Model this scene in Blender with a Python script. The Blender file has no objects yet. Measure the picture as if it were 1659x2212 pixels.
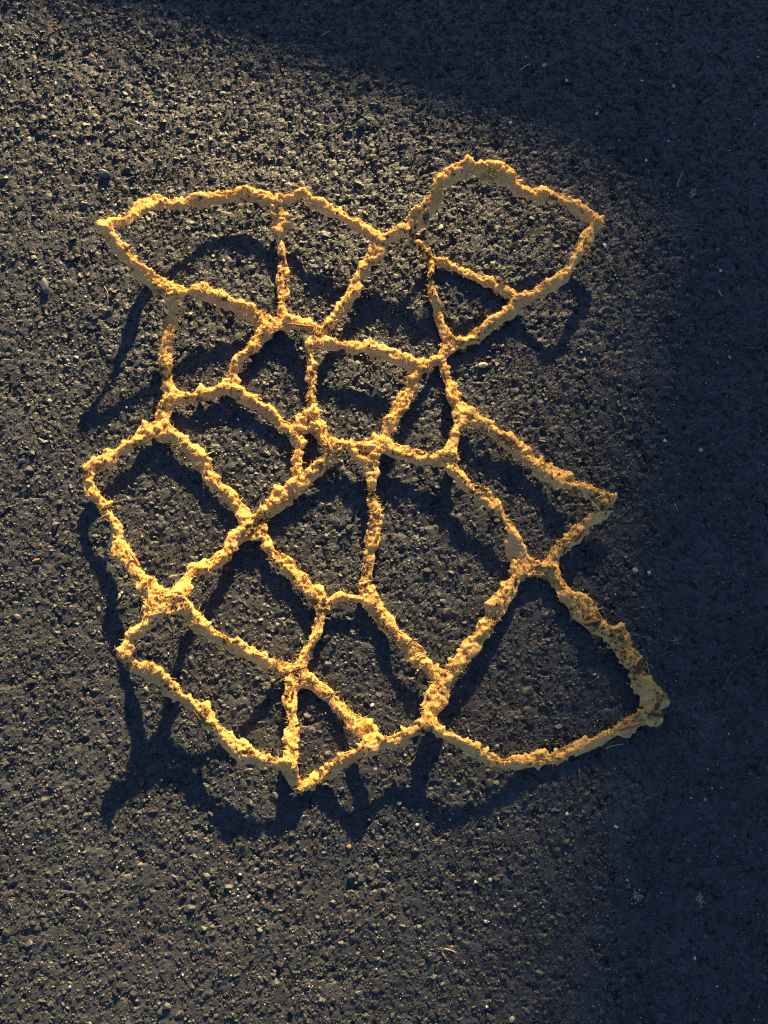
import bpy, bmesh, math, random
import numpy as np
from mathutils import Vector, Matrix

# ------------------------------------------------------------------ camera
scene = bpy.context.scene
col = scene.collection
R = math.radians
TILT = R(8.0)          # the phone leans a little towards the photographer
DIST = 0.60
IMG_W, IMG_H = 1659.0, 2212.0
HALF_W = 0.25          # half the picture's width, in metres, at the aim point
cam_pos = Vector((0.0, -DIST * math.sin(TILT), DIST * math.cos(TILT)))
cd = bpy.data.cameras.new('camera')
cam = bpy.data.objects.new('camera', cd)
col.objects.link(cam)
cam.location = cam_pos
cam.rotation_euler = (-TILT * -1.0, 0, 0)
cd.sensor_fit = 'VERTICAL'
cd.angle = 2 * math.atan(HALF_W * IMG_H / IMG_W / DIST)
cd.clip_start = 0.01
cd.clip_end = 500
scene.camera = cam
cam_rot = Matrix.Rotation(TILT, 3, 'X')

# ------------------------------------------------------------------ light
SUN_EL = R(16.3)
SUN_AZ = math.atan2(0.142, 1.0)          # measured from +Y towards +X
sun_h = Vector((math.sin(SUN_AZ), math.cos(SUN_AZ), 0))
sun_dir = Vector((sun_h.x * math.cos(SUN_EL), sun_h.y * math.cos(SUN_EL), math.sin(SUN_EL)))
world = bpy.data.worlds.new('World')
scene.world = world
world.use_nodes = True
wn = world.node_tree.nodes
wl = world.node_tree.links
sky = wn.new('ShaderNodeTexSky')
sky.sky_type = 'NISHITA'
sky.sun_disc = False
sky.sun_elevation = SUN_EL
sky.sun_rotation = SUN_AZ
sky.air_density = 0.65
sky.dust_density = 0.6
sky.ozone_density = 3.0
wl.new(sky.outputs[0], wn['Background'].inputs[0])
wn['Background'].inputs[1].default_value = 0.05
sd = bpy.data.lights.new('sun', 'SUN')
sd.energy = 5.0
sd.angle = R(0.53)
sd.color = (1.0, 0.74, 0.36)
sun = bpy.data.objects.new('sun', sd)
col.objects.link(sun)
sun.rotation_euler = sun_dir.to_track_quat('Z', 'Y').to_euler()
sun.location = sun_dir * 5
vs = scene.view_settings
vs.view_transform = 'Standard'
vs.look = 'None'
vs.exposure = 1.85
vs.gamma = 1.0
vs.use_curve_mapping = False
scene.cycles.use_denoising = False
scene.cycles.filter_width = 1.2
scene.cycles.sample_clamp_indirect = 1.2

# ------------------------------------------------------------------ helpers
rng = np.random.default_rng(11)
random.seed(5)


def ground(px, py, z=0.0):
    """Photograph position (1659 x 2212) -> point on the level z."""
    dx = (px - IMG_W / 2) / (IMG_W / 2) * HALF_W
    dy = -(py - IMG_H / 2) / (IMG_W / 2) * HALF_W
    d = cam_rot @ Vector((dx, dy, -DIST))
    t = (cam_pos.z - z) / -d.z
    return cam_pos + d * t


def lift(px, py, dy):
    """A point seen at px,py whose shadow falls dy lower in the picture: its real place and height."""
    g0 = ground(px, py)
    g1 = ground(px, py + dy)
    s = g0.y - g1.y
    k = (g0.y - cam_pos.y) / cam_pos.z + math.cos(SUN_AZ) / math.tan(SUN_EL)
    h = s / k
    return ground(px, py, h)


def ihash(ix, iy, iz, seed):
    n = (ix.astype(np.int64) * 374761393 + iy.astype(np.int64) * 668265263
         + iz.astype(np.int64) * 2147483647 + seed * 1274126177) & 0xFFFFFFFF
    n = ((n ^ (n >> 13)) * 1274126177) & 0xFFFFFFFF
    n = ((n ^ (n >> 16)) * 2246822519) & 0xFFFFFFFF
    return ((n ^ (n >> 15)) & 0xFFFFFF) / float(0xFFFFFF)


def vnoise(p, scale, seed=0):
    """value noise in -1..1 at points p (n,3), scale in metres"""
    q = p / scale
    i = np.floor(q).astype(np.int64)
    f = q - i
    f = f * f * (3 - 2 * f)
    out = 0
    for a in (0, 1):
        for b in (0, 1):
            for c in (0, 1):
                w = (f[:, 0] if a else 1 - f[:, 0]) * (f[:, 1] if b else 1 - f[:, 1]) * (f[:, 2] if c else 1 - f[:, 2])
                out = out + w * ihash(i[:, 0] + a, i[:, 1] + b, i[:, 2] + c, seed)
    return out * 2 - 1


def link(o, parent=None):
    col.objects.link(o)
    if parent is not None:
        o.parent = parent
    return o


def tag(o, label=None, cat=None, group=None, kind=None):
    if label:
        o['label'] = label
    if cat:
        o['category'] = cat
    if group:
        o['group'] = group
    if kind:
        o['kind'] = kind
    return o


def mesh_np(name, verts, faces):
    """verts (n,3); faces (m,k) with equal k"""
    me = bpy.data.meshes.new(name)
    verts = np.ascontiguousarray(verts, dtype=np.float32)
    faces = np.ascontiguousarray(faces, dtype=np.int32)
    m, k = faces.shape
    me.vertices.add(len(verts))
    me.vertices.foreach_set('co', verts.ravel())
    me.loops.add(m * k)
    me.loops.foreach_set('vertex_index', faces.ravel())
    me.polygons.add(m)
    me.polygons.foreach_set('loop_start', np.arange(0, m * k, k, dtype=np.int32))
    me.update(calc_edges=True)
    return me


def set_smooth(me, on=True):
    me.polygons.foreach_set('use_smooth', np.full(len(me.polygons), on))


def color_attr(me, name, rgb):
    a = me.color_attributes.new(name, 'FLOAT_COLOR', 'POINT')
    n = len(me.vertices)
    buf = np.ones((n, 4), dtype=np.float32)
    buf[:, :3] = rgb
    a.data.foreach_set('color', buf.ravel())


# ------------------------------------------------------------------ materials
def new_mat(name):
    m = bpy.data.materials.new(name)
    m.use_nodes = True
    nt = m.node_tree
    return m, nt, nt.nodes['Principled BSDF']


def noise_node(nt, scale, detail=4, rough=0.6, coord=None):
    n = nt.nodes.new('ShaderNodeTexNoise')
    n.inputs['Scale'].default_value = scale
    n.inputs['Detail'].default_value = detail
    n.inputs['Roughness'].default_value = rough
    if coord is not None:
        nt.links.new(coord, n.inputs['Vector'])
    return n


def ramp(nt, fac, stops):
    r = nt.nodes.new('ShaderNodeValToRGB')
    els = r.color_ramp.elements
    while len(els) < len(stops):
        els.new(0.5)
    for e, (p, c) in zip(els, stops):
        e.position = p
        e.color = (*c, 1)
    nt.links.new(fac, r.inputs[0])
    return r


def mix(nt, fac, a, b, mode='MIX'):
    n = nt.nodes.new('ShaderNodeMix')
    n.data_type = 'RGBA'
    n.blend_type = mode
    for s, v in ((n.inputs[0], fac), (n.inputs[6], a), (n.inputs[7], b)):
        if hasattr(v, 'is_linked'):
            nt.links.new(v, s)
        elif isinstance(v, tuple):
            s.default_value = (*v, 1)
        else:
            s.default_value = v
    return n.outputs[2]


def asphalt_material(name, use_attr):
    m, nt, bs = new_mat(name)
    tc = nt.nodes.new('ShaderNodeTexCoord')
    geo = nt.nodes.new('ShaderNodeNewGeometry')
    pos = geo.outputs['Position']
    n1 = noise_node(nt, 900, 3, 0.6, pos)
    n2 = noise_node(nt, 60, 4, 0.6, pos)
    base = ramp(nt, n1.outputs[0], [(0.25, (0.017, 0.0205, 0.0255)), (0.7, (0.046, 0.051, 0.058))])
    c = base.outputs[0]
    if use_attr:
        at = nt.nodes.new('ShaderNodeAttribute')
        at.attribute_name = 'tone'
        c = mix(nt, 1.0, c, at.outputs['Color'], 'MULTIPLY')
    n7 = noise_node(nt, 14, 4, 0.6, pos)
    tv = ramp(nt, n7.outputs[0], [(0.3, (0.70, 0.70, 0.72)), (0.7, (1.22, 1.20, 1.15))])
    c = mix(nt, 1.0, c, tv.outputs[0], 'MULTIPLY')
    dust = ramp(nt, n2.outputs[0], [(0.5, (0, 0, 0)), (0.75, (1, 1, 1))])
    fine = noise_node(nt, 420, 3, 0.7, pos)
    finer = ramp(nt, fine.outputs[0], [(0.5, (0, 0, 0)), (0.7, (0.6, 0.6, 0.6))])
    dm = mix(nt, 1.0, dust.outputs[0], finer.outputs[0], 'MULTIPLY')
    c = mix(nt, dm, c, (0.13, 0.115, 0.085))
    nt.links.new(c, bs.inputs['Base Color'])
    if not use_attr:
        oi = nt.nodes.new('ShaderNodeObjectInfo')
        rt = ramp(nt, oi.outputs['Random'], [(0.0, (0.5, 0.51, 0.54)), (0.55, (0.95, 0.95, 0.95)), (0.88, (1.45, 1.38, 1.25)), (1.0, (2.8, 2.5, 2.0))])
        c = mix(nt, 1.0, c, rt.outputs[0], 'MULTIPLY')
        nt.links.new(c, bs.inputs['Base Color'])
    rr = ramp(nt, n1.outputs[0], [(0.2, (0.60, 0.60, 0.60)), (0.8, (0.34, 0.34, 0.34))])
    nt.links.new(rr.outputs[0], bs.inputs['Roughness'])
    bs.inputs['Specular IOR Level'].default_value = 0.5
    bmp = nt.nodes.new('ShaderNodeBump')
    bmp.inputs['Strength'].default_value = 0.55
    bmp.inputs['Distance'].default_value = 0.0006
    b1 = noise_node(nt, 1100, 3, 0.65, pos)
    nt.links.new(b1.outputs[0], bmp.inputs['Height'])
    nt.links.new(bmp.outputs[0], bs.inputs['Normal'])
    return m


M_ASPHALT = asphalt_material('asphalt', True)
M_CHIP = asphalt_material('bitumen_coated_stone', False)


def crust_material():
    m, nt, bs = new_mat('dry_crust')
    geo = nt.nodes.new('ShaderNodeNewGeometry')
    pos = geo.outputs['Position']
    at = nt.nodes.new('ShaderNodeAttribute')
    at.attribute_name = 'soil'
    sep = nt.nodes.new('ShaderNodeSeparateColor')
    nt.links.new(at.outputs['Color'], sep.inputs[0])
    n1 = noise_node(nt, 90, 5, 0.65, pos)
    base = ramp(nt, n1.outputs[0], [(0.3, (0.68, 0.37, 0.13)), (0.52, (0.86, 0.50, 0.185)), (0.75, (0.90, 0.57, 0.25))])
    c = base.outputs[0]
    n5 = noise_node(nt, 55, 3, 0.5, pos)
    pk = ramp(nt, n5.outputs[0], [(0.52, (0, 0, 0)), (0.72, (0.55, 0.55, 0.55))])
    c = mix(nt, pk.outputs[0], c, (0.58, 0.29, 0.15))
    n6 = noise_node(nt, 260, 4, 0.75, pos)
    mo = ramp(nt, n6.outputs[0], [(0.60, (0, 0, 0)), (0.72, (0.45, 0.45, 0.45))])
    c = mix(nt, mo.outputs[0], c, (0.42, 0.24, 0.10))
    # ochre torn face, sunlit warmth painted in (green channel), soil (red channel)
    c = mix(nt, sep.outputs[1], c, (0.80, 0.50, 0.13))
    n3 = noise_node(nt, 700, 3, 0.7, pos)
    sp = ramp(nt, n3.outputs[0], [(0.66, (0, 0, 0)), (0.76, (0.55, 0.55, 0.55))])
    c = mix(nt, sp.outputs[0], c, (0.30, 0.15, 0.05))
    c = mix(nt, sep.outputs[0], c, (0.045, 0.03, 0.018))
    nt.links.new(c, bs.inputs['Base Color'])
    bs.inputs['Roughness'].default_value = 0.9
    bs.inputs['Subsurface Weight'].default_value = 0.35
    bs.inputs['Subsurface Radius'].default_value = (1.0, 0.5, 0.2)
    bs.inputs['Subsurface Scale'].default_value = 0.003
    bs.inputs['Specular IOR Level'].default_value = 0.15
    bmp = nt.nodes.new('ShaderNodeBump')
    bmp.inputs['Strength'].default_value = 0.7
    bmp.inputs['Distance'].default_value = 0.0005
    b1 = noise_node(nt, 1000, 4, 0.7, pos)
    nt.links.new(b1.outputs[0], bmp.inputs['Height'])
    nt.links.new(bmp.outputs[0], bs.inputs['Normal'])
    return m


M_CRUST = crust_material()


def plain(name, c1, c2, scale=600, rough=0.8, spec=0.3, bump=0.3):
    m, nt, bs = new_mat(name)
    geo = nt.nodes.new('ShaderNodeNewGeometry')
    n = noise_node(nt, scale, 4, 0.65, geo.outputs['Position'])
    r = ramp(nt, n.outputs[0], [(0.3, c1), (0.7, c2)])
    nt.links.new(r.outputs[0], bs.inputs['Base Color'])
    bs.inputs['Roughness'].default_value = rough
    bs.inputs['Specular IOR Level'].default_value = spec
    b = nt.nodes.new('ShaderNodeBump')
    b.inputs['Strength'].default_value = bump
    b.inputs['Distance'].default_value = 0.0005
    nt.links.new(n.outputs[0], b.inputs['Height'])
    nt.links.new(b.outputs[0], bs.inputs['Normal'])
    return m


M_FIBRE = plain('straw_fibre', (0.46, 0.24, 0.06), (0.80, 0.52, 0.17), 900)
M_SOIL = plain('dark_soil', (0.02, 0.014, 0.009), (0.07, 0.045, 0.025), 1500)
M_BARK = plain('dark_bark', (0.05, 0.028, 0.018), (0.15, 0.085, 0.055), 500, 0.6)
M_RUST = plain('orange_bark', (0.34, 0.13, 0.045), (0.50, 0.24, 0.10), 500, 0.7)
M_STRAW = plain('pale_straw', (0.40, 0.30, 0.16), (0.58, 0.47, 0.28), 500, 0.7)
M_TWIG = plain('brown_twig', (0.10, 0.055, 0.03), (0.22, 0.13, 0.07), 500, 0.7)
M_CREAM = plain('cream_stone', (0.42, 0.33, 0.20), (0.62, 0.52, 0.36), 500)
M_WHITE = plain('white_quartz', (0.50, 0.50, 0.50), (0.72, 0.72, 0.70), 500, 0.5, 0.5)
M_GREY = plain('grey_stone', (0.07, 0.08, 0.09), (0.16, 0.17, 0.18), 400, 0.5, 0.5)
M_ORANGE = plain('orange_stone', (0.28, 0.15, 0.08), (0.42, 0.25, 0.13), 500)
M_LEAF = plain('dry_leaf', (0.13, 0.07, 0.04), (0.26, 0.15, 0.09), 500)
M_STAIN = plain('pale_mortar', (0.22, 0.20, 0.15), (0.46, 0.42, 0.32), 900)

# ------------------------------------------------------------------ asphalt sheet
STEP = 0.0013


def axis(lo, hi):
    fine = np.arange(lo, hi, STEP)
    out = [1.6 ** k * STEP for k in range(1, 25)]
    ext = np.cumsum(out)
    ext = ext[ext < 45]
    return np.concatenate([lo - ext[::-1], fine, fine[-1] + ext])


gx = axis(-0.31, 0.31)
gy = axis(-0.345, 0.41)
GX, GY = np.meshgrid(gx, gy)
X, Y = GX.ravel(), GY.ravel()


def facets(X, Y, cell, seed, drop, tilt, hvar, keep=1.0):
    """upper envelope of tilted, angular stones, one per jittered cell"""
    x, y = X / cell, Y / cell
    ix, iy = np.floor(x).astype(np.int64), np.floor(y).astype(np.int64)
    best = np.full(len(X), -9.0)
    bid = np.zeros(len(X))
    zz = np.zeros_like(ix)
    for dx in (-1, 0, 1):
        for dy in (-1, 0, 1):
            cx, cy = ix + dx, iy + dy
            r = [ihash(cx, cy, zz, seed + s) for s in range(8)]
            px, py = x - (cx + r[0]), y - (cy + r[1])
            ang = r[2] * 6.283
            u = px * np.cos(ang) + py * np.sin(ang)
            v = -px * np.sin(ang) + py * np.cos(ang)
            asp = 0.75 + 0.6 * r[3]
            u, v = u * asp, v / asp
            # polygonal, not round: mix of max-norm and euclid
            d = 0.55 * np.maximum(np.abs(u), np.abs(v)) + 0.45 * np.sqrt(u * u + v * v)
            t1, t2 = (r[4] - 0.5) * 2 * tilt, (r[5] - 0.5) * 2 * tilt
            size = 0.35 + 0.25 * r[6]
            edge = np.maximum(d - size, 0)
            h = hvar * (r[7] - 0.5) + t1 * u + t2 * v - edge * drop - 0.18 * d * d
            if keep < 1:
                h = np.where(ihash(cx, cy, zz, seed + 20) < keep, h, -9.0)
            m = h > best
            best = np.where(m, h, best)
            bid = np.where(m, r[7] * 0.5 + r[3] * 0.5, bid)
    return np.maximum(best, -1.2), bid


P3 = np.stack([X, Y, np.zeros_like(X)], 1)
warp = 0.0012
Xw = X + warp * vnoise(P3, 0.004, 3) + 0.0006 * vnoise(P3, 0.0017, 5)
Yw = Y + warp * vnoise(P3, 0.004, 4) + 0.0006 * vnoise(P3, 0.0017, 6)
hm, idm = facets(Xw, Yw, 0.0041, 31, 1.5, 0.55, 0.55)
hf, idf = facets(Xw, Yw, 0.0021, 71, 1.4, 0.6, 0.6)
hl, idl = facets(Xw, Yw, 0.0105, 131, 1.6, 0.18, 0.25, 0.45)
H = 0.0041 * 0.42 * hm
H = H + 0.0021 * 0.50 * hf
big = 0.0105 * 0.34 * hl + 0.0004
isbig = big > H
H = np.where(isbig, big + 0.25 * 0.0021 * hf, H)
H = H + 0.0007 * vnoise(P3, 0.028, 9) + 0.0005 * vnoise(P3, 0.011, 10)
pit = vnoise(P3, 0.0065, 12)
H = H - 0.0011 * np.clip((pit - 0.45) / 0.3, 0, 1)
cov = (np.clip((0.36 - np.abs(X)) / 0.05, 0, 1) * np.clip((0.46 - np.abs(Y)) / 0.05, 0, 1))
H = H * cov * 0.5 - 0.0012 * cov * np.clip((vnoise(P3, 0.0052, 81) + 0.5 * vnoise(P3, 0.0023, 82) - 0.72) / 0.2, 0, 1)
nx, ny = len(gx), len(gy)
HG = H.reshape(ny, nx)


def gz(x, y):
    i = min(max(np.searchsorted(gx, x), 1), nx - 1)
    j = min(max(np.searchsorted(gy, y), 1), ny - 1)
    return float(HG[j, i])


def gtop(x, y):
    return gz(x, y) + 0.0007


idx = np.arange(nx * ny).reshape(ny, nx)
quads = np.stack([idx[:-1, :-1].ravel(), idx[:-1, 1:].ravel(), idx[1:, 1:].ravel(), idx[1:, :-1].ravel()], 1)
me = mesh_np('asphalt_ground', np.stack([X, Y, H], 1), quads)
tone = np.where(isbig, 0.75 + 0.9 * idl, 0.55 + 0.55 * idm + 0.55 * idf)
warm = (vnoise(P3, 0.006, 40) + 1) * 0.5
rgb = np.stack([tone * (1 + 0.16 * warm), tone * (1 + 0.05 * warm), tone * (1 - 0.06 * warm)], 1)
color_attr(me, 'tone', rgb)
set_smooth(me, False)
me.materials.append(M_ASPHALT)
asphalt = link(bpy.data.objects.new('asphalt_ground', me))
tag(asphalt, 'rough dark asphalt with exposed angular aggregate', None, None, 'structure')


# ------------------------------------------------------------------ angular stones
def stone_mesh(name, n, seed, flat=0.6, mat=None, sub=False):
    r = random.Random(seed)
    bm = bmesh.new()
    for i in range(n):
        v = Vector((r.gauss(0, 1), r.gauss(0, 1), r.gauss(0, 1))).normalized()
        k = r.uniform(0.82, 1.0)
        bm.verts.new((v.x * k, v.y * k * 0.8, v.z * k * flat))
    res = bmesh.ops.convex_hull(bm, input=bm.verts)
    bmesh.ops.delete(bm, geom=[g for g in res['geom_interior'] if isinstance(g, bmesh.types.BMVert)], context='VERTS')
    if sub:
        bmesh.ops.bevel(bm, geom=bm.edges[:], offset=0.09, segments=1, affect='EDGES')
    bmesh.ops.recalc_face_normals(bm, faces=bm.faces[:])
    me = bpy.data.meshes.new(name)
    bm.to_mesh(me)
    bm.free()
    me.materials.append(mat)
    return me


chips = [stone_mesh('aggregate_stone', 15, 100 + i, 0.55, M_CHIP) for i in range(10)]
for i in range(290):
    px = random.uniform(0, 1659)
    py = random.uniform(0, 2212)
    if i < 90:
        px, py = random.uniform(0, 800), random.uniform(60, 1000)
    g = ground(px, py)
    o = bpy.data.objects.new('aggregate_stone', chips[i % 10])
    s = random.uniform(0.0020, 0.0038) if random.random() < 0.8 else random.uniform(0.0038, 0.0056)
    o.scale = (s, s * random.uniform(0.7, 1.1), s * random.uniform(0.6, 0.9))
    o.location = (g.x, g.y, gtop(g.x, g.y) - s * 0.30)
    o.rotation_euler = (random.uniform(-.35, .35), random.uniform(-.35, .35), random.uniform(0, 6.28))
    link(o, asphalt)

# the small aggregate: too many to pick apart, one part of the asphalt
NS = 160000
sx = rng.uniform(-0.305, 0.305, NS)
sy = rng.uniform(-0.34, 0.405, NS)
jx = np.clip(np.searchsorted(gx, sx), 1, nx - 1)
jy = np.clip(np.searchsorted(gy, sy), 1, ny - 1)
sr = np.where(rng.random(NS) < 0.86, rng.gamma(7.0, 0.00014, NS), rng.gamma(9.0, 0.00025, NS)).clip(0.0005, 0.0042)
sz = HG[jy, jx] + rng.normal(0, 0.00017, NS) - sr * 0.30
pm_ = bpy.data.meshes.new('fine_aggregate')
pm_.vertices.add(NS)
pm_.vertices.foreach_set('co', np.stack([sx, sy, sz], 1).astype(np.float32).ravel())
at = pm_.attributes.new('rot', 'FLOAT_VECTOR', 'POINT')
rot = np.stack([rng.normal(0, 0.3, NS), rng.normal(0, 0.3, NS), rng.uniform(0, 6.283, NS)], 1)
at.data.foreach_set('vector', rot.astype(np.float32).ravel())
at = pm_.attributes.new('scl', 'FLOAT_VECTOR', 'POINT')
scl = np.stack([sr, sr * rng.uniform(0.75, 1.25, NS), sr * rng.uniform(0.7, 1.2, NS)], 1)
at.data.foreach_set('vector', scl.astype(np.float32).ravel())
at = pm_.attributes.new('pick', 'INT', 'POINT')
at.data.foreach_set('value', rng.integers(0, 12, NS).astype(np.int32))
kinds = bpy.data.collections.new('aggregate_kinds')
for i in range(12):
    kinds.objects.link(bpy.data.objects.new('aggregate_grain', stone_mesh('aggregate_grain', 14, 900 + i, 0.8, M_CHIP)))
ng = bpy.data.node_groups.new('scatter_aggregate', 'GeometryNodeTree')
ng.interface.new_socket('Geometry', in_out='INPUT', socket_type='NodeSocketGeometry')
ng.interface.new_socket('Geometry', in_out='OUTPUT', socket_type='NodeSocketGeometry')
gi, go = ng.nodes.new('NodeGroupInput'), ng.nodes.new('NodeGroupOutput')
iop = ng.nodes.new('GeometryNodeInstanceOnPoints')
ci = ng.nodes.new('GeometryNodeCollectionInfo')
ci.inputs['Collection'].default_value = kinds
ci.inputs['Separate Children'].default_value = True
ci.inputs['Reset Children'].default_value = True


def named(kind, nm):
    n = ng.nodes.new('GeometryNodeInputNamedAttribute')
    n.data_type = kind
    n.inputs['Name'].default_value = nm
    return [o for o in n.outputs if o.enabled and o.name == 'Attribute'][0]


ng.links.new(gi.outputs[0], iop.inputs['Points'])
ng.links.new(ci.outputs[0], iop.inputs['Instance'])
iop.inputs['Pick Instance'].default_value = True
ng.links.new(named('INT', 'pick'), iop.inputs['Instance Index'])
e2r = ng.nodes.new('FunctionNodeEulerToRotation')
ng.links.new(named('FLOAT_VECTOR', 'rot'), e2r.inputs[0])
ng.links.new(e2r.outputs[0], iop.inputs['Rotation'])
ng.links.new(named('FLOAT_VECTOR', 'scl'), iop.inputs['Scale'])
ng.links.new(iop.outputs[0], go.inputs[0])
fa = link(bpy.data.objects.new('fine_aggregate', pm_), asphalt)
fa.modifiers.new('scatter', 'NODES').node_group = ng
tag(fa, None, None, None, 'stuff')

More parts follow.
